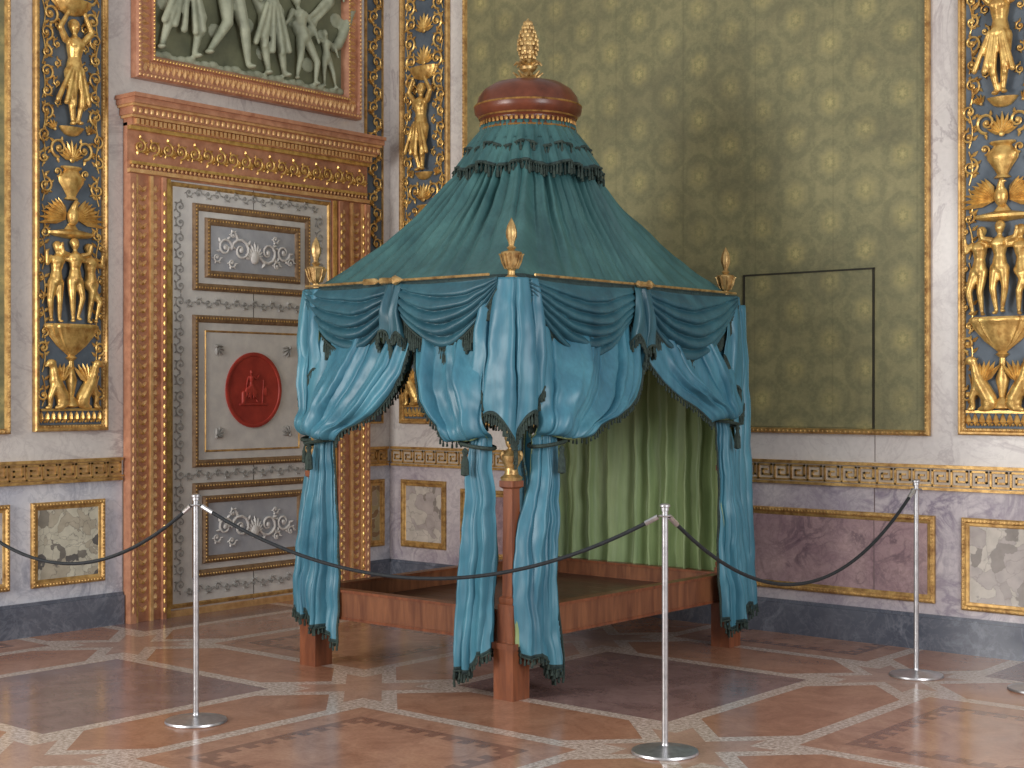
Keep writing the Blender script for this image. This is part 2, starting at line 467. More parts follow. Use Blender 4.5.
# ------------------------------------------------------------------ gilded grotesque panels
def gilded_panel(wall, a0, a1, narrow=False):
    cx = (a0+a1)/2; w = a1-a0; z0, z1 = 1.245, 4.85
    e = empty('gilded_relief_panel', (cx, 0, z0) if wall == 'back' else (0, cx, z0))
    mb = MB(wall); mb.box(a0+.01, a1-.01, .003, .012, z0+.01, z1-.01, 0)
    mb.frame(a0, a1, z0, z1, [(0,.004),(0,.034),(.008,.044),(.018,.044),(.026,.03),(.036,.026),(.04,.012)] if not narrow else [(0,.004),(0,.02),(.012,.024),(.016,.012)], 1)
    if not narrow: beads(mb, a0+.03, a1-.03, z0+.03, z1-.03, .03, .022, .006, 1)
    mb.build('ground_and_border', [M_slate, M_goldF], e)
    g = MB(wall); fg = MB(wall)
    if narrow:
        z = z0+.1; i = 0
        while z < z1-.05:
            s = 1 if i % 2 else -1
            g.scroll(cx+s*.012, z, .052, s, -pi/2, 1.3, .008, .022)
            g.palm(cx-s*.03, z+.06, .05, pi/2+s*.5, 5, 1.8, .018)
            z += .115; i += 1
        g.build('scroll_relief', [M_gold], e)
        return
    hw = w/2-.055
    n = 11
    for i in range(n):
        x = cx-hw+2*hw*i/(n-1)
        g.leaf(x, z0+.05, pi/2, .075, .02, .016, .02); g.ell((x+hw/(n-1), .02, z0+.06), .009, .01, .009, 6)
    g.box(cx-hw-.01, cx+hw+.01, .012, .03, z0+.125, z0+.14)
    # griffins
    for s in (-1, 1):
        X = lambda u: cx+s*u
        fg.limb((X(.07),.035,1.45), (X(.13),.045,1.56), .045, .038)
        fg.limb((X(.13),.045,1.56), (X(.15),.055,1.645), .034, .022)
        fg.ell((X(.165),.06,1.665), .034, .025, .026, 10); fg.limb((X(.18),.06,1.66), (X(.205),.06,1.645), .014, .007)
        fg.limb((X(.135),.05,1.53), (X(.165),.05,1.46), .026, .018); fg.limb((X(.165),.05,1.46), (X(.16),.04,1.40), .018, .013)
        fg.ell((X(.175),.045,1.392), .024, .02, .012, 8)
        fg.ell((X(.07),.04,1.43), .05, .035, .045, 10); fg.limb((X(.08),.05,1.40), (X(.12),.045,1.392), .02, .013)
        for i in range(7):
            an = pi/2+s*(.75-.24*i)
            g.leaf(X(.10), 1.54, an, .15-.008*i, .018, .045, .02)
        g.scroll(X(.2), 1.47, .04, -s, pi/2, 1.3, .008, .02)
        g.scroll(X(.2), 1.76, .045, s, -pi/2, 1.4, .009, .02)
        g.scroll(X(.19), 1.86, .03, -s, -pi/2, 1.3, .007, .02)
    g.lathe([(.02,1.39),(.055,1.40),(.05,1.43),(.018,1.46),(.03,1.52),(.04,1.56),(.022,1.62),(.016,1.68),(.04,1.70),(.02,1.715)], (cx,.02,0), 14, 0, .7)
    g.lathe([(.02,1.71),(.05,1.735),(.10,1.775),(.155,1.84),(.175,1.88),(.185,1.885),(.185,1.9),(.17,1.91),(.0,1.912)], (cx,.02,0), 40, 0, .35, .05, 20)
    # three graces
    b = 1.915; H = .50
    figure(fg, cx-.125, b, H, .045, elL=(-.15,.72), haL=(-.17,.86), elR=(.14,.78), haR=(.22,.83), knL=(-.09,.27), foL=(-.04,.04), knR=(.04,.27), foR=(.07,.03), lean=.06)
    figure(fg, cx, b+.005, H*1.04, .06, elL=(-.18,.82), haL=(-.2,.92), elR=(.18,.82), haR=(.2,.92), knL=(-.06,.28), foL=(-.03,.03), knR=(.075,.29), foR=(.03,.05))
    figure(fg, cx+.125, b, H, .045, elR=(-.15,.72), haR=(-.17,.86), elL=(.14,.78), haL=(.22,.83), knR=(-.09,.27), foR=(-.04,.04), knL=(.04,.27), foL=(.07,.03), lean=.06, mir=-1)
    g.lathe([(.02,2.44),(.12,2.45),(.17,2.465),(.17,2.48),(.05,2.50),(.02,2.54)], (cx,.02,0), 30, 0, .3)
    for s in (-1, 1):
        for i in range(8):
            g.leaf(cx+s*.04, 2.56+.005*i, pi/2-s*(1.75-.17*i), .21-.014*i, .02, .03, .018)
        g.scroll(cx+s*.19, 2.47, .035, s, pi/2, 1.3, .007, .02)
    fg.ell((cx,.04,2.58), .04, .035, .06, 12); fg.limb((cx,.05,2.63), (cx+.01,.06,2.665), .022, .016); fg.limb((cx+.01,.06,2.667), (cx+.04,.06,2.66), .01, .004)
    g.lathe([(.02,2.68),(.05,2.685),(.03,2.705),(.05,2.74),(.085,2.79),(.09,2.82),(.06,2.85),(.05,2.865),(.075,2.88),(.07,2.89),(0,2.892)], (cx,.02,0), 30, 0, .5, .04, 12)
    for s in (-1, 1):
        g.scroll(cx+s*.1, 2.85, .03, -s, -pi/2, 1.2, .007, .02, leaves=False)
        g.scroll(cx+s*.185, 2.76, .05, s, pi/2, 1.4, .008, .02)
        g.scroll(cx+s*.09, 3.0, .062, s, -pi/2, 1.4, .010, .022)
        g.scroll(cx+s*.195, 2.93, .038, -s, pi/2, 1.3, .008, .02)
        g.scroll(cx+s*.19, 3.07, .042, s, -pi/2, 1.3, .008, .02)
        g.palm(cx+s*.12, 3.11, .07, pi/2-s*.5, 5, 1.6, .02)
    g.palm(cx, 2.93, .13, pi/2, 9, 2.4, .025)
    g.lathe([(.02,3.08),(.05,3.09),(.08,3.12),(.09,3.135),(.0,3.14)], (cx,.02,0), 24, 0, .5)
    figure(fg, cx, 3.14, .66, .055, elL=(-.17,.90), haL=(-.09,1.05), elR=(.17,.90), haR=(.09,1.05), knL=(-.06,.27), foL=(-.02,.03), knR=(.06,.28), foR=(.03,.04), drape=True)
    g.lathe([(.03,3.83),(.09,3.85),(.13,3.9),(.14,3.93),(0,3.94)], (cx,.02,0), 30, 0, .4, .05, 14)
    for s in (-1, 1):
        for k, zz in enumerate((3.22, 3.34, 3.46, 3.58, 3.70)):
            g.scroll(cx+s*.175, zz, .05 if k % 2 == 0 else .04, s*(1 if k % 2 else -1), pi/2 if k % 2 else -pi/2, 1.35, .008, .02)
            g.scroll(cx+s*.10, zz+.06, .028, s*(-1 if k % 2 else 1), pi/2, 1.2, .006, .016)
        for k, zz in enumerate((1.97, 2.08, 2.19, 2.30, 2.40)):
            g.scroll(cx+s*.213, zz, .024, s*(1 if k % 2 else -1), pi/2, 1.2, .006, .018)
        for k, zz in enumerate((3.82, 3.98, 4.12, 4.26, 4.4, 4.54, 4.68)):
            g.scroll(cx+s*(.13 if k % 2 else .15), zz, .06, s*(1 if k % 2 else -1), -pi/2, 1.4, .01, .02)
    for zz in (3.96, 4.2, 4.44): g.palm(cx, zz, .14, pi/2, 9, 2.6, .022)
    for s in (-1, 1):
        for zz in [1.4+.21*i for i in range(16)]:
            pts = [(cx+s*(hw-.005-.02*sin(t*pi)), .018, zz+.19*t) for t in [i/8 for i in range(9)]]
            g.tube(pts, .0045, 5)
            for q in (.04, .1, .16): g.leaf(cx+s*(hw-.02), zz+q, pi/2+s*.9, .05, .012, .016, .01)
    g.build('candelabra_scrollwork', [M_gold], e)
    remesh(fg.build('gilt_figures', [M_gold], e, smooth=180), .0065)
gilded_panel('left', -3.085, -2.56)
gilded_panel('left', -.275, -.085, True)
gilded_panel('back', .135, .635)
gilded_panel('back', 4.575, 5.085)

# ------------------------------------------------------------------ door with carved surround
d1 = empty('door_1', (.02, -1.37, 0))
LA, LB = -2.10, -.64
OA, OB = -2.43, -.29
D0 = .008
mb = MB('left')
def jamb(o, i):
    s = 1 if i > o else -1
    W_ = abs(i-o)
    def bx(u0, u1, d0, d1, m):
        a, b = sorted((o+s*u0, o+s*u1)); mb.box(a, b, d0, d1, 0, 2.89, m)
    bx(0, W_, D0, .05, 0); bx(0, .045, .05, .085, 0); bx(.045, .07, .05, .07, 1)
    bx(.165, .185, .05, .075, 1); bx(W_-.075, W_-.045, .05, .08, 0); bx(W_-.03, W_, .05, .065, 2)
    for k in range(46):
        z = .06+k*.0605
        c1 = o+s*.117
        mb.leaf(c1, z, pi/2+.6, .055, .017, .05, .014, 1); mb.leaf(c1, z, pi/2-.6, .055, .017, .05, .014, 1); mb.ell((c1,.055,z+.01), .010,.010,.010, 6, 2)
        c2 = o+s*(W_-.11)
        mb.leaf(c2, z, pi/2, .055, .024, .05, .012, 1)
        mb.ell((o+s*.057, .072, z), .009, .009, .022, 6, 2)
        mb.ell((o+s*(W_-.06), .082, z), .012, .009, .02, 6, 2)
        mb.leaf(o+s*.022, z, pi/2, .05, .012, .085, .006, 1)
jamb(OA, LA); jamb(OB, LB)
mb.box(OA, OB, D0, .05, 2.89, 3.22, 0)
mb.box(OA, OB, .05, .08, 2.90, 2.925, 1)
mb.box(OA+.02, OB-.02, .05, .075, 2.955, 2.975, 2)
mb.box(OA, OB, .05, .085, 3.175, 3.20, 2)
n = 19
for i in range(n):
    x = OA+.09+(OB-OA-.18)*i/(n-1); s = 1 if i % 2 else -1
    mb.scroll(x, 3.075, .05, s, -s*pi/2, 1.4, .009, .055, 2)
    mb.palm(x+.055, 3.03, .06, pi/2, 5, 1.8, .052, 2)
for i in range(60):
    x = OA+.03+(OB-OA-.06)*i/59
    mb.leaf(x, 2.93, pi/2, .028, .012, .065, .01, 1)
    mb.box(x-.010, x+.010, .085, .125, 3.205, 3.24, 1)
for (z0_, z1_, dd, ex) in ((3.20,3.245,.10,.0),(3.245,3.262,.135,.02),(3.262,3.31,.155,.03),(3.31,3.325,.18,.045),(3.325,3.36,.205,.055),(3.36,3.385,.225,.065)):
    mb.box(OA-ex, OB+min(ex,.03), D0, dd, z0_, z1_, 0 if dd not in (.18, .135) else 1)
for i in range(50):
    x = OA-.02+(OB-OA+.03)*i/49
    mb.ell((x, .158, 3.286), .017, .012, .02, 6, 1)
mb.box(LA, LB, D0, .06, 0, .04, 1)
mb.build('carved_marble_surround', [M_rust, M_rustL, M_gold], d1)

mb = MB('left')
mb.box(LA, LB, D0, .03, .04, 2.89, 0)
mb.box(-1.3745, -1.3705, .03, .0312, .04, 2.89, 5)
def dpanel(a0, a1, z0, z1, field, b=.03):
    mb.frame(a0, a1, z0, z1, [(0,b),(0,b+.01),(.012,b+.022),(.03,b+.022),(.045,b+.012),(.05,b+.004)], 1)
    beads(mb, a0+.02, a1-.02, z0+.02, z1-.02, b+.024, .024, .007, 2)
    mb.box(a0+.05, a1-.05, b, b+.0035, z0+.05, z1-.05, field)
PA, PB = -1.90, -.85
dpanel(PA, PB, 2.17, 2.755, 0); dpanel(PA+.1, PB-.1, 2.26, 2.665, 3, .0335)
dpanel(PA, PB, .98, 2.005, 0); mb.frame(PA+.1, PB-.1, 1.08, 1.905, [(0,.034),(.006,.042),(.014,.034)], 2)
dpanel(PA, PB, .24, .875, 0); dpanel(PA+.08, PB-.08, .33, .785, 3, .0335)
mb.frame(LA+.01, LB-.01, .05, 2.88, [(0,.03),(.006,.042),(.022,.042),(.03,.03)], 2)
z = .2; k = 0
while z < 2.8:
    for x in (-2.0, -.75):
        mb.scroll(x, z, .042, 1 if k % 2 else -1, pi/2 if k % 2 else -pi/2, 1.3, .005, .031, 4)
    z += .105; k += 1
for zz in (2.82, 2.088, .93, .16):
    for i in range(15):
        x = -1.93+1.12*i/14
        mb.scroll(x, zz, .03, 1 if i % 2 else -1, 0, 1.2, .0045, .031, 4)
for cz in (2.462, .557):
    for s in (-1, 1):
        mb.scroll(-1.375+s*.12, cz, .085, s, pi, 1.5, .011, .042, 6); mb.scroll(-1.375+s*.26, cz+.01, .065, -s, 0, 1.4, .01, .042, 6)
        mb.scroll(-1.375+s*.33, cz-.06, .035, s, 0, 1.2, .007, .042, 6)
        mb.scroll(-1.375+s*.2, cz-.09, .035, s, 0, 1.2, .007, .042, 6); mb.scroll(-1.375+s*.19, cz+.1, .03, -s, 0, 1.2, .006, .042, 6)
    mb.palm(-1.375, cz-.05, .12, pi/2, 9, 2.5, .042, 6); mb.ell((-1.375,.047,cz-.04), .04,.02,.05, 10, 6)
for sx_ in (-1, 1):
    for sz_ in (-1, 1):
        mb.palm(-1.375+sx_*.33, 1.49+sz_*.31, .09, atan2(sz_, sx_)+pi, 5, 1.5, .035, 4)
mb.build('painted_leaf', [M_white, M_brown, M_goldF, M_greyfield, M_greyrel, M_dark, M_white], d1)
mb = MB('left')
vs = []; 
prof = [(.262,.034),(.262,.044),(.25,.048),(.238,.045),(.235,.040),(.20,.039),(.10,.039),(.0,.039)]
seg = 48; fs = []; mi = []
for r, dd in prof:
    for kk in range(seg):
        an = 2*pi*kk/seg; vs.append((-1.375+r*cos(an)*.95, dd, 1.50+r*sin(an)))
for j in range(len(prof)-1):
    for kk in range(seg):
        k2 = (kk+1) % seg; fs.append((j*seg+kk, j*seg+k2, j*seg+seg+k2, j*seg+seg+kk)); mi.append(0)
mb.add(vs, fs, mi)
mb.build('red_medallion', [M_red], d1)
fg = MB('left')
figure(fg, -1.40, 1.40, .24, .036, elL=(-.16,.66), haL=(-.2,.5), elR=(.2,.72), haR=(.28,.86), knL=(-.2,.42), foL=(-.2,.16), knR=(.16,.36), foR=(.2,.1), drape=True)
fg.limb((-1.50,.038,1.40), (-1.26,.038,1.40), .010, .010); fg.limb((-1.47,.038,1.42), (-1.47,.038,1.48), .016, .016)
fg.limb((-1.30,.040,1.41), (-1.29,.040,1.57), .006, .006); fg.ell((-1.27,.038,1.49), .025,.012,.035, 8)
remesh(fg.build('medallion_figure', [M_red], d1, smooth=180), .005)

# ------------------------------------------------------------------ overdoor relief
od = empty('overdoor_relief_picture', (0, -1.37, 3.53))
mb = MB('left'); a0, a1, z0, z1 = -2.37, -.36, 3.52, 5.0
mb.box(a0+.15, a1-.15, .003, .02, z0+.15, z1-.15, 0)
mb.frame(a0, a1, z0, z1, [(0,.003),(0,.06),(.012,.075),(.03,.075),(.04,.05),(.12,.05),(.125,.075),(.14,.075),(.16,.05),(.17,.02)], 1)
beads(mb, a0+.02, a1-.02, z0+.02, z1-.02, .077, .03, .01, 2)
beads(mb, a0+.133, a1-.133, z0+.133, z1-.133, .077, .025, .009, 3)
for i in range(42):
    x = a0+.08+(a1-a0-.16)*i/41
    mb.leaf(x, z0+.045, pi/2, .07, .018, .05, .014, 2); mb.leaf(x+.022, z0+.115, -pi/2, .04, .012, .05, .01, 2)
for i in range(28):
    z = z0+.12+i*.049
    for x, an in ((a0+.045, 0), (a1-.045, pi)):
        mb.leaf(x, z, an, .07, .018, .05, .014, 2)
mb.build('carved_frame', [M_relbg, M_rust, M_rustL, M_gold], od)
fg = MB('left'); B = 3.71
figure(fg, -1.98, B, .95, .05, elL=(-.2,.72), haL=(-.26,.6), elR=(.2,.78), haR=(.33,.82), knL=(-.14,.28), foL=(-.2,.05), knR=(.12,.3), foR=(.08,.04), drape=True)
figure(fg, -1.60, B, 1.0, .055, elL=(-.2,.76), haL=(-.3,.84), elR=(.2,.7), haR=(.26,.58), knL=(-.03,.29), foL=(-.14,.08), knR=(.12,.27), foR=(.2,.04), lean=.1)
figure(fg, -1.24, B, .92, .05, elL=(-.2,.68), haL=(-.12,.56), elR=(.2,.8), haR=(.3,.7), knL=(-.12,.28), foL=(-.06,.03), knR=(.05,.27), foR=(.1,.04), lean=-.08, drape=True)
figure(fg, -.93, B, .62, .055, elL=(-.2,.68), haL=(-.28,.62), elR=(.18,.64), haR=(.2,.5), knL=(-.14,.26), foL=(-.22,.05), knR=(.12,.26), foR=(.06,.03), lean=-.25)
figure(fg, -.70, B, .42, .05, elL=(-.2,.78), haL=(-.3,.9), elR=(.2,.7), haR=(.24,.56), knL=(-.12,.26), foL=(-.1,.04), knR=(.1,.25), foR=(.16,.04), lean=-.1)
figure(fg, -.68, B+.38, .5, .045, elL=(-.2,.7), haL=(-.3,.6), elR=(.2,.7), haR=(.24,.56), knL=(-.2,.3), foL=(-.35,.1), knR=(-.1,.25), foR=(-.25,.02), lean=.4)
for i in range(26):
    x = -2.18+1.62*i/25; fg.ell((x,.03,B-.015+.012*sin(i*2.1)), .05, .025, .03, 8)
for i in range(12):
    x = -2.12+.14*i; fg.ell((x,.02,4.05+.2*sin(i*1.9)), .07, .014, .06, 8)
for i in range(5):
    pts = [(-2.1+.36*i+.26*t, .04, 4.12+.12*sin(t*4+i)+.1*t) for t in [k/7 for k in range(8)]]
    fg.tube(pts, [.02,.035,.04,.038,.042,.035,.025,.012], 8)
remesh(fg.build('relief_figures', [M_relfg], od, smooth=180), .009)

# ------------------------------------------------------------------ canopy bed
bed = empty('canopy_bed', (2.72, -1.625, 0))
L = Vector((2.02,-2.60,0)); N = Vector((3.42,-2.60,0)); R = Vector((3.42,-.65,0)); B_ = Vector((2.02,-.65,0))
CX, CY = 2.72, -1.625
ZT = 2.03
mb = MB()
for p in (L, N, R, B_):
    x, y = p.x, p.y
    mb.box(x-.062, x+.062, y-.062, y+.062, 0, .25, 0)
    mb.box(x-.068, x+.068, y-.068, y+.068, .245, .275, 0)
    mb.box(x-.048, x+.048, y-.048, y+.048, .275, .46, 0)
    vs = []; 
    for hw_, z in ((.040,.46),(.044,.475),(.044,.49),(.032,.5),(.028,1.02),(.042,1.03),(.042,1.06)):
        vs += [(x-hw_,y-hw_,z),(x+hw_,y-hw_,z),(x+hw_,y+hw_,z),(x-hw_,y+hw_,z)]
    fs = [(j*4+k, j*4+(k+1)%4, j*4+4+(k+1)%4, j*4+4+k) for j in range(6) for k in range(4)] + [(24,25,26,27)]
    mb.add(vs, fs, 0)
    mb.lathe([(.02,1.30),(.03,1.31),(.022,1.33),(.024,1.6),(.022,1.96),(.035,1.97),(.04,2.0),(.03,2.02),(.0,2.021)], (x,y,0), 16, 0)
def railbox(p, q, z0, z1, th, m):
    if abs(p.x-q.x) > abs(p.y-q.y): mb.box(min(p.x,q.x), max(p.x,q.x), p.y-th/2, p.y+th/2, z0, z1, m)
    else: mb.box(p.x-th/2, p.x+th/2, min(p.y,q.y), max(p.y,q.y), z0, z1, m)
for p, q in ((L,N),(N,R),(R,B_),(B_,L)):
    railbox(p, q, .28, .42, .05, 1); railbox(p, q, .415, .43, .065, 0); railbox(p, q, .27, .285, .06, 0)
    railbox(p, q, 1.985, 2.028, .04, 0)
for i in range(13):
    y = -2.575+i*.148
    mb.box(2.045, 3.395, y, y+.144, .315, .335, 2)
mb.build('wooden_frame', [M_wood, M_woodH, M_woodD], bed, smooth=30)

mb = MB()
for p in (L, N, R, B_):
    x, y = p.x, p.y
    mb.lathe([(.05,1.06),(.055,1.075),(.035,1.09),(.03,1.12),(.045,1.15),(.052,1.18),(.03,1.205),(.018,1.215),(.018,1.225)], (x,y,0), 16, 0)
    mb.ell((x,y,1.25), .03,.032,.038, 12, 0); mb.ell((x,y,1.268), .036,.036,.028, 12, 0)
    mb.ell((x+.02,y-.025,1.25), .008,.008,.01, 8, 0)
    mb.lathe([(.03,1.285),(.04,1.29),(.04,1.30),(.02,1.305)], (x,y,0), 16, 0)
    for s in (-1, 1): mb.ell((x+s*.04*.76,y+s*.04*.64,1.18), .02,.02,.028, 8, 0)
    mb.lathe([(.0,2.02),(.034,2.03),(.038,2.045),(.018,2.06),(.017,2.08),(.030,2.095),(.036,2.12),(.046,2.15),(.052,2.165),(.047,2.172),(.014,2.18),(.024,2.192),(.012,2.203),
              (.016,2.22),(.026,2.245),(.027,2.27),(.02,2.30),(.008,2.325),(0,2.34)], (x,y,0), 20, 0, 1, .06, 8)
    for k in range(8):
        a = 2*pi*k/8
        mb.tube([(x+.03*cos(a),y+.03*sin(a),2.09),(x+.045*cos(a),y+.045*sin(a),2.12),(x+.055*cos(a),y+.055*sin(a),2.158),(x+.062*cos(a),y+.062*sin(a),2.16)], .005, 6, 0)
mb.lathe([(.09,3.235),(.095,3.25),(.07,3.265),(.035,3.275),(.028,3.30),(.046,3.315),(.05,3.33),(.03,3.345),(.02,3.36),(.03,3.37),(.042,3.40),(.05,3.43),(.052,3.46),(.044,3.51),(.026,3.56),(.012,3.595),(0,3.61)], (CX,CY,0), 24, 0)
for j in range(9):
    z = 3.385+.024*j; r = [.038,.048,.054,.055,.052,.046,.038,.028,.018][j]
    for k in range(10):
        a = 2*pi*(k+.5*(j % 2))/10
        mb.ell((CX+r*cos(a), CY+r*sin(a), z), .011,.011,.015, 6, 0)
for k in range(8):
    a = 2*pi*k/8
    mb.tube([(CX+.03*cos(a),CY+.03*sin(a),3.345),(CX+.065*cos(a),CY+.065*sin(a),3.355),(CX+.08*cos(a),CY+.08*sin(a),3.34)], [.012,.01,.005], 6, 0)
    mb.tube([(CX+.03*cos(a),CY+.03*sin(a),3.27),(CX+.055*cos(a),CY+.055*sin(a),3.275),(CX+.085*cos(a),CY+.085*sin(a),3.30)], [.012,.01,.005], 6, 0)
mb.build('gilded_finials_and_busts', [M_goldP], bed)
mb = MB()
mb.lathe([(.20,2.945),(.262,2.955),(.268,2.975),(.26,2.99),(.262,3.02),(.285,3.045),(.300,3.06),(.305,3.08),(.305,3.095),(.295,3.105),(.29,3.12),(.28,3.155),(.25,3.195),(.195,3.23),(.11,3.25),(.0,3.256)], (CX,CY,0), 64, 0)
for z, r in ((2.965,.272),(3.035,.276),(3.100,.302)):
    mb.tube([(CX+r*cos(2*pi*k/64),CY+r*sin(2*pi*k/64),z) for k in range(65)], .006, 6, 1)
for k in range(56):
    a = 2*pi*k/56; mb.ell((CX+.266*cos(a),CY+.266*sin(a),3.002), .01,.01,.016, 6, 1)
mb.build('turned_crown', [M_crown, M_goldD], bed)

# --- cloth helpers
def crinkle(p, amt, sc=6.0):
    return mnoise.noise_vector(Vector(p)*sc)*amt + mnoise.noise_vector(Vector(p)*sc*2.5)*amt*.35
def grid_obj(name, fn, NS, NT, outv, mats, trim=None, thick=.004, closed=False, cr=.011):
    vs = []
    for j in range(NT+1):
        for i in range(NS+(0 if closed else 1)):
            p = Vector(fn(i/NS, j/NT))
            vs.append(tuple(p+crinkle(p, cr)*min(1, j/NT*6+.1)))
    w = NS if closed else NS+1
    fs = []; mi = []
    for j in range(NT):
        for i in range(NS):
            i2 = (i+1) % w if closed else i+1
            fs.append((j*w+i, j*w+i2, (j+1)*w+i2, (j+1)*w+i))
            mi.append(2 if (trim and trim(i, j, NS, NT)) else 0)
    sgn = 0
    for f in fs:
        a, b, c = (Vector(vs[f[k]]) for k in range(3)); nn = (b-a).cross(c-a)
        o = outv if not callable(outv) else outv(a)
        sgn += nn.dot(o)
    if sgn < 0: fs = [tuple(reversed(f)) for f in fs]
    mb = MB(); mb.add(vs, fs, mi)
    ob = mb.build(name, mats, bed, smooth=180, recalc=False)
    md = ob.modifiers.new('lining', 'SOLIDIFY'); md.thickness = thick; md.offset = -1; md.material_offset = 1
    return ob

fr = MB()
def tassel(p, Ln, r):
    x, y, z = p
    fr.lathe([(.15*r,0),(r*.8,-.12*Ln),(r*.45,-.26*Ln),(r*.9,-.5*Ln),(r,-.95*Ln),(0,-Ln)], (x,y,z), 6, 0)
def fringe(pts, sp=.020, Ln=.045, r=.0075, cr=.011, cord=.007):
    pts = [Vector(p)+crinkle(p, cr) for p in pts]; acc = 0
    for a, b in zip(pts[:-1], pts[1:]):
        d = (b-a).length
        while acc < d:
            p = a+(b-a)*(acc/d); tassel(p, Ln*random.uniform(.7,1.25), r); acc += sp*random.uniform(.8,1.2)
        acc -= d
    fr.tube([tuple(p) for p in pts[::2]]+[tuple(pts[-1])], cord, 5, 0)

# --- tent roof
hx, hy = .722, .995
def tentpt(u, t):
    ph = 2*pi*u; c, s = cos(ph), sin(ph)
    k = min(hx/max(abs(c),1e-6), hy/max(abs(s),1e-6))
    rx, ry = c*k, s*k
    q = t**1.62
    x = .265*c*(1-q)+rx*q; y = .265*s*(1-q)+ry*q
    amp = (.008+.020*sin(pi*min(1,t*1.02)))
    a = 26*ph+2.2*sin(3*ph)+.8*sin(5*ph)
    f = amp*(1.6*abs(sin(a/1.0))**.7-.8+.35*sin(61*ph)+.3*sin(17*ph))
    return (CX+x+c*f, CY+y+s*f, 2.99+(2.045-2.99)*t)
grid_obj('tent_roof', tentpt, 720, 40, lambda a: Vector((a.x-CX, a.y-CY, .6)), [M_tent, M_lining, M_trim, M_trim], lambda i,j,a,b: j == b-1, closed=True, cr=.009)
def flounce(r0, z0, r1, z1, nf, amp):
    def fn(u, t):
        ph = 2*pi*u; r = r0+(r1-r0)*t**.9+amp*t*sin(nf*ph+.6*sin(5*ph))+.3*amp*t*sin(round(2.3*nf)*ph)
        z = z0+(z1-z0)*t - .028*t*(.5+.5*cos(10*ph))
        return (CX+r*cos(ph), CY+r*sin(ph), z)
    grid_obj('crown_flounce', fn, 400, 12, lambda a: Vector((a.x-CX, a.y-CY, .3)), [M_tent, M_tent, M_trim, M_trim], lambda i,j,a,b: j >= b-1, closed=True, cr=.004)
    fringe([fn(k/400, 1) for k in range(401)], .022, .062, .008, .004)
flounce(.262, 2.975, .345, 2.86, 30, .016)
flounce(.31, 2.89, .410, 2.745, 34, .018)

# --- curtains
def bez(a, b, c, d, t):
    return a*((1-t)**3)+b*(3*t*(1-t)**2)+c*(3*t*t*(1-t))+d*(t**3)
def pleat(a): return 2*abs(sin(a/2))**.72-1.15
def curtain(name, near, far, tie, bot, out, zt, zk, zb, nf=7, wk=.10, wb=.26, bil=.09, ph0=0.0, mat=M_drape, tasselled=True, puff=.045):
    near = Vector(near); far = Vector(far); tie = Vector(tie); bot = Vector(bot); out = Vector(out)
    dv = (far-near).normalized(); H = zt-zk
    def fn(u, v):
        T = near+(far-near)*u; T.z = zt
        K = tie+dv*((u-.5)*wk)+out*(.05*cos((u-.5)*pi)); K.z = zk+.02*(u)
        Bt = bot+dv*((u-.5)*wb)+out*(.05*cos((u-.5)*pi)); Bt.z = zb+.05*sin(4*u+ph0)+.022*sin(17*u+2*ph0)-.05*u+.02
        sp = .5
        a = 2*pi*nf*(u+.07*sin(2*pi*1.3*u+ph0)+.040*sin(2*pi*3.1*u+2*ph0))+ph0+.7*sin(3*v+ph0)+.5*sin(9*v+6*u)
        am = 1+.55*sin(2*pi*2.3*u+ph0+4*v)
        if v < sp:
            t = v/sp
            dx = (T-K); dx.z = 0
            C1 = T+Vector((0,0,-H*(.45+.27*u)))
            C2 = K+dx*(.52*u+.05)+Vector((0,0,H*(.30*(1-u)-.02*u)))
            p = bez(T, C1, C2, K, t)
            amp = .020*(1-t)+.042*sin(pi*t)+.011*t
            bl = bil*(sin(pi*t**1.4))*(.35+.65*u)+puff*exp(-((t-.86)/.09)**2)
            g = exp(-((t-.90)/.07)**2); p.z -= .04*g
            p += dv*((u-.5)*.05*g)
        else:
            t = (v-sp)/(1-sp)
            C1 = K+Vector((0,0,-.2)); C2 = Bt+Vector((0,0,.45))
            p = bez(K, C1, C2, Bt, t)
            amp = .010+.032*min(1,t*1.8); bl = .02*sin(6*t+ph0)*t
            p += dv*(.022*sin(5*t+ph0*2)*t)
        p = p+out*(amp*am*(pleat(a)+.2*sin(2.7*a+5*v))+bl)-dv*(amp*.55*sin(a))
        if v < sp: p.z += .024*sin(11*v+9*u+ph0)*sin(pi*v/sp)
        return p
    def tr(i, j, a, b): return j >= b-1 or i >= a-1
    ob = grid_obj(name, fn, 220, 130, out, [mat, M_lining, M_trim, M_trim], tr, cr=.014)
    fringe([fn(k/100, 1) for k in range(101)], .024, .038, .0065, .014, cord=.005)
    fringe([fn(1, k/60) for k in range(6, 61)], .024, .035, .0065, .014, cord=.006)
    c = tie+out*.03; pts = []
    for k in range(25):
        a = 2*pi*k/24; pts.append(tuple(Vector((c.x,c.y,zk-.03+.015*cos(a)))+dv*(cos(a)*(wk*.58+.015))+out*(sin(a)*.075)))
    fr.tube(pts, .010, 6, 0)
    if tasselled:
        q = c+out*.09; tassel((q.x,q.y,zk-.04), .14, .022)
    return ob
ex, ey = Vector((1,0,0)), Vector((0,1,0))
yo = -2.62; xo = 3.44
curtain('foot_curtain_a', (2.0,yo,0), (2.82,yo,0), (2.14,yo-.02,0), (2.10,yo-.02,0), -ey, 2.0, 1.25, .24, 6, .14, .29, .12, .3, puff=.07)
curtain('foot_curtain_b', (3.38,yo,0), (2.78,yo,0), (3.26,yo-.02,0), (3.265,yo-.04,0), -ey, 2.0, 1.26, .17, 5, .14, .27, .11, 1.7)
curtain('side_curtain_a', (xo,-2.56,0), (xo,-1.60,0), (xo+.03,-2.42,0), (xo+.04,-2.49,0), ex, 2.0, 1.27, .17, 7, .17, .32, .12, .9)
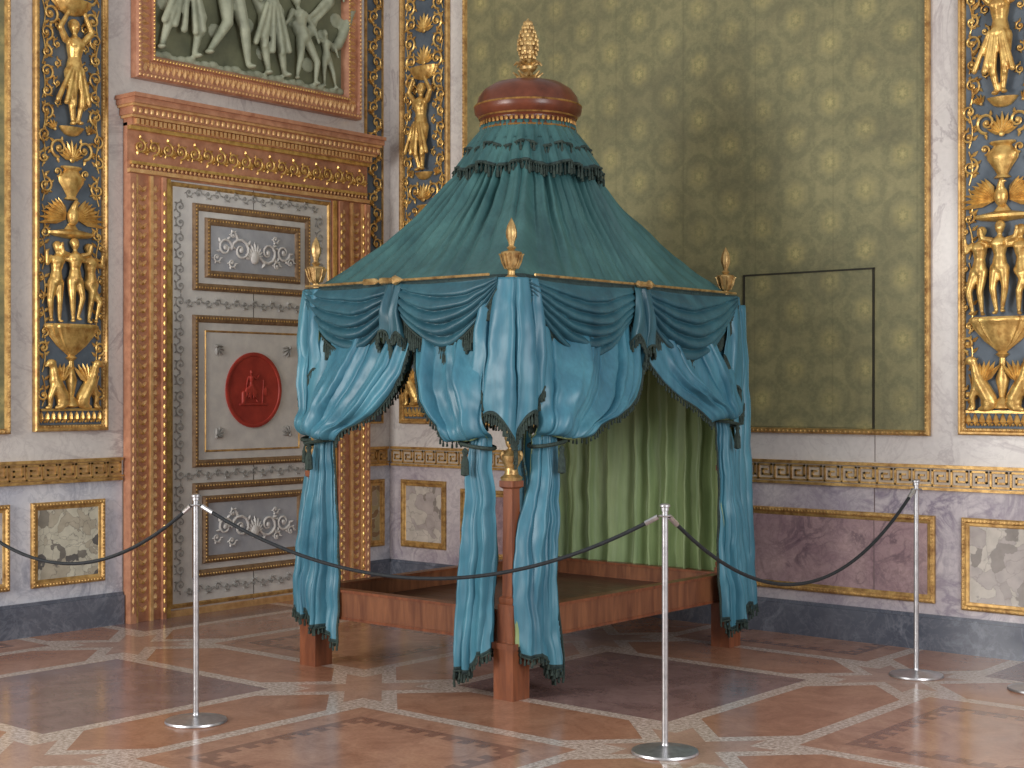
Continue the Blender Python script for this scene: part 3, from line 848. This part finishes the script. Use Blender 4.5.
curtain('side_curtain_b', (xo,-.63,0), (xo,-1.62,0), (xo+.02,-.78,0), (xo+.03,-.70,0), ex, 2.0, 1.34, .2, 7, .14, .28, .10, 2.2)
curtain('far_curtain_a', (2.0,-2.6,0), (2.0,-1.75,0), (1.99,-2.54,0), (1.98,-2.56,0), -ex, 2.0, 1.27, .24, 7, .12, .26, .07, .4)
curtain('far_curtain_b', (2.0,-.63,0), (2.0,-1.55,0), (1.99,-.74,0), (1.98,-.74,0), -ex, 2.0, 1.28, .3, 7, .12, .26, .07, 1.4)
def headfn(u, v):
    x = 2.03+1.42*u; a = 2*pi*10*(u+.02*sin(9*u)+.014*sin(23*u))
    amp = .024+.016*v
    return Vector((x-.014*cos(a), -.60+amp*sin(a+.8*sin(3*v+7*u))+.25*amp*sin(2.3*a+2*v), 2.01+(.30-2.01)*v))
grid_obj('head_curtain', headfn, 320, 30, ey, [M_drape, M_lining, M_trim, M_trim], lambda i,j,a,b: False)
def wrapfn(u, v):
    a = 2*pi*3*u+.5*sin(4*v); amp = .018+.018*v
    return Vector((3.47+.035*v+amp*sin(a)*.7, -.68+.18*u+.06*v-amp*.6*cos(a), 2.0+(.20+.02*sin(9*u)-2.0)*v))
grid_obj('corner_curtain', wrapfn, 80, 60, ex, [M_drape, M_lining, M_trim, M_trim], lambda i,j,a,b: j >= b-1)
fringe([wrapfn(k/40, 1) for k in range(41)], .024, .038, .0065, cord=.005)

# --- swags with bullion fringe
def swag(p0, p1, out, D, he=.06, nfold=5, off=.05, z=2.05, ph=0.0):
    p0 = Vector(p0); p1 = Vector(p1); out = Vector(out)
    def fn(u, t):
        para = (4*u*(1-u))
        P = p0+(p1-p0)*u
        tt = t**.85
        dz = tt*(he+(D-he)*para)
        ridge = abs(sin(pi*nfold*t+.6*sin(5*u+ph)))**.65
        fold = .046*(ridge-.4)*(.2+.8*para)*min(1, t*8)
        P = P+out*(off+.06*para*sin(pi*min(1,t*1.05))*.9+fold)
        P.z = z-dz-.016*ridge*para*min(1, t*8)
        return P
    grid_obj('swag', fn, 70, 70, out, [M_swag, M_lining, M_trim, M_trim], lambda i,j,a,b: j >= b-3 or j < 2, cr=.008)
    fringe([fn(k/50, 1) for k in range(51)], .016, .09, .0085, .008)
    def pf(u, t):
        P = p0+(p1-p0)*u+out*(.022+.006*sin(40*u)); P.z = z-.004-.14*t
        return P
    grid_obj('pelmet_strip', pf, 40, 4, out, [M_swag, M_lining, M_trim, M_trim], cr=.002)
swag((2.0,-2.62,0), (2.74,-2.62,0), -ey, .35)
swag((2.68,-2.62,0), (3.40,-2.62,0), -ey, .33, off=.065, ph=1)
swag((3.44,-2.58,0), (3.44,-1.60,0), ex, .38, nfold=6, ph=2)
swag((3.44,-1.66,0), (3.44,-.66,0), ex, .38, off=.065, ph=3)
swag((2.0,-2.6,0), (2.0,-1.6,0), -ex, .33); swag((2.0,-1.65,0), (2.0,-.65,0), -ex, .33)

# --- jabots (cascading tails)
def jabot(pts_fn, wtop, Lc, Le, out, nf=4, ph=0, mat=M_drape, skew=0.0):
    def fn(u, t):
        s = 2*u-1
        a = 2*pi*nf*(u+.03*sin(8*u+ph))+ph
        ln = Lc-(Lc-Le)*abs(s-skew)**.9+.06*cos(a)
        P, o, tang = pts_fn(s*wtop*(1+.35*t))
        amp = .008+.036*t
        q = P+o*(.075+amp*(pleat(a)+.2*sin(2.3*a+3*t))+.02*sin(pi*t))-tang*(amp*.7*sin(a))
        q.z = 2.045-t*ln
        return q
    grid_obj('jabot_tail', fn, 140, 60, out, [mat, M_lining, M_trim, M_trim], lambda i,j,a,b: j >= b-1)
    fringe([fn(k/80, 1) for k in range(81)], .018, .055, .0075)
def corner_path(c, o1, t1, o2, t2):
    c = Vector(c)
    def f(s):
        k = max(-1, min(1, s/.09)); w = (k+1)/2
        o = (o1*(1-w)+o2*w).normalized()
        if s < 0: P = c+t1*(-s)
        else: P = c+t2*s
        tg = (-t1*(1-w)+t2*w).normalized()
        return P.copy(), o, tg
    return f
jabot(corner_path((3.42,-2.60,0), -ey, -ex, ex, ey), .125, .82, .50, (ex-ey), 4)
jabot(corner_path((2.02,-2.60,0), -ex, ey, -ey, ex), .12, .66, .40, (-ex-ey), 4, 1)
jabot(corner_path((3.42,-.65,0), ex, -ey, ey, -ex), .13, .70, .40, (ex+ey), 4, 2)
def flat_path(c, o, tg):
    c = Vector(c)
    return lambda s: (c+tg*s, o, tg)
jabot(flat_path((2.71,-2.62,0), -ey, ex), .055, .38, .26, -ey, 2, 0, M_swag)
jabot(flat_path((3.44,-1.63,0), ex, ey), .07, .42, .28, ex, 2, 1, M_swag)
fr.build('bullion_fringe_and_tassels', [M_tassel], bed)

mb = MB()
mb.tube([(2.05,-2.70,2.06),(3.36,-2.70,2.06)], .007, 8); mb.tube([(3.52,-2.54,2.06),(3.52,-.70,2.06)], .007, 8)
mb.tube([(2.62,-2.715,2.06),(2.64,-2.715,2.06),(2.72,-2.715,2.06),(2.74,-2.715,2.06),(2.80,-2.715,2.06)], [.004,.018,.014,.026,.002], 8)
mb.tube([(2.50,-2.715,2.06),(2.52,-2.715,2.06),(2.60,-2.715,2.06),(2.62,-2.715,2.06)], [.003,.018,.018,.004], 6)
mb.tube([(3.535,-1.72,2.06),(3.535,-1.70,2.06),(3.535,-1.62,2.06),(3.535,-1.60,2.06),(3.535,-1.54,2.06)], [.004,.018,.014,.026,.002], 8)
mb.build('gilt_rods', [M_goldP], bed)

# ------------------------------------------------------------------ rope barrier
posts = [(1.12,-4.29),(2.66,-3.91),(4.605,-3.02),(4.68,-.80),(5.30,-.76)]
HP = 1.03
for x, y in posts:
    mb = MB()
    mb.lathe([(.0,0),(.137,0),(.14,.004),(.137,.012),(.09,.018),(.04,.026),(.016,.032),(.013,.04),(.0125,.05),(.0125,HP-.03),(.016,HP-.028),(.016,HP-.015),(.021,HP-.012),(.021,HP-.004),(.014,HP),(0,HP+.001)], (x,y,0), 32)
    mb.tube([(x+.025*cos(2*pi*k/16),y+.025*sin(2*pi*k/16),HP-.05) for k in range(17)], .004, 6)
    mb.build('rope_stanchion', [M_chrome])
def ropeto(p, q, z, sag):
    n = 40; pts = []
    d = Vector((q[0]-p[0], q[1]-p[1], 0)); Ln = d.length; d.normalize()
    p = Vector((p[0],p[1],0))+d*.03; 
    for i in range(n+1):
        t = i/n; P = p+d*(Ln-.06)*t
        pts.append((P.x, P.y, z-sag*(1-(2*t-1)**2)-.0*t))
    mb = MB(); mb.tube(pts, .0085, 8, 0)
    for a, b in ((0, 1), (n-1, n)): mb.tube([pts[a], pts[b]], .011, 8, 1)
    mb.build('barrier_rope', [M_rope, M_chrome])
ropeto(posts[0], posts[1], HP-.055, .30); ropeto(posts[1], posts[2], HP-.055, .29); ropeto(posts[2], posts[3], HP-.055, .38)

# ------------------------------------------------------------------ light
w = bpy.data.worlds.new('room_light'); scene.world = w; w.use_nodes = True
w.node_tree.nodes['Background'].inputs[0].default_value = (1.0, .965, .93, 1)
w.node_tree.nodes['Background'].inputs[1].default_value = .47
def area(name, loc, target, sx, sy, power, col):
    l = bpy.data.lights.new(name, 'AREA'); l.shape = 'RECTANGLE'; l.size = sx; l.size_y = sy; l.energy = power; l.color = col
    o = bpy.data.objects.new(name, l); o.location = loc
    o.rotation_euler = (Vector(target)-Vector(loc)).to_track_quat('-Z', 'Y').to_euler()
    scene.collection.objects.link(o)
area('window_daylight', (1.6,-9.3,2.4), (3.0,-.5,1.6), 2.2, 2.8, 310, (1,.98,.94))
area('window_daylight_side', (9.3,-4.2,2.6), (1.6,-1.5,1.5), 2.2, 3.0, 190, (.98,.99,1))

# ------------------------------------------------------------------ camera
cam = bpy.data.cameras.new('camera'); cam.lens = 52.1; cam.sensor_width = 36; cam.shift_y = 6/1024
co = bpy.data.objects.new('camera', cam); co.location = (8.07, -8.11, 1.5); co.rotation_euler = (radians(90), 0, radians(40.14))
cam.clip_end = 100
scene.collection.objects.link(co); scene.camera = co
scene.view_settings.view_transform = 'Standard'
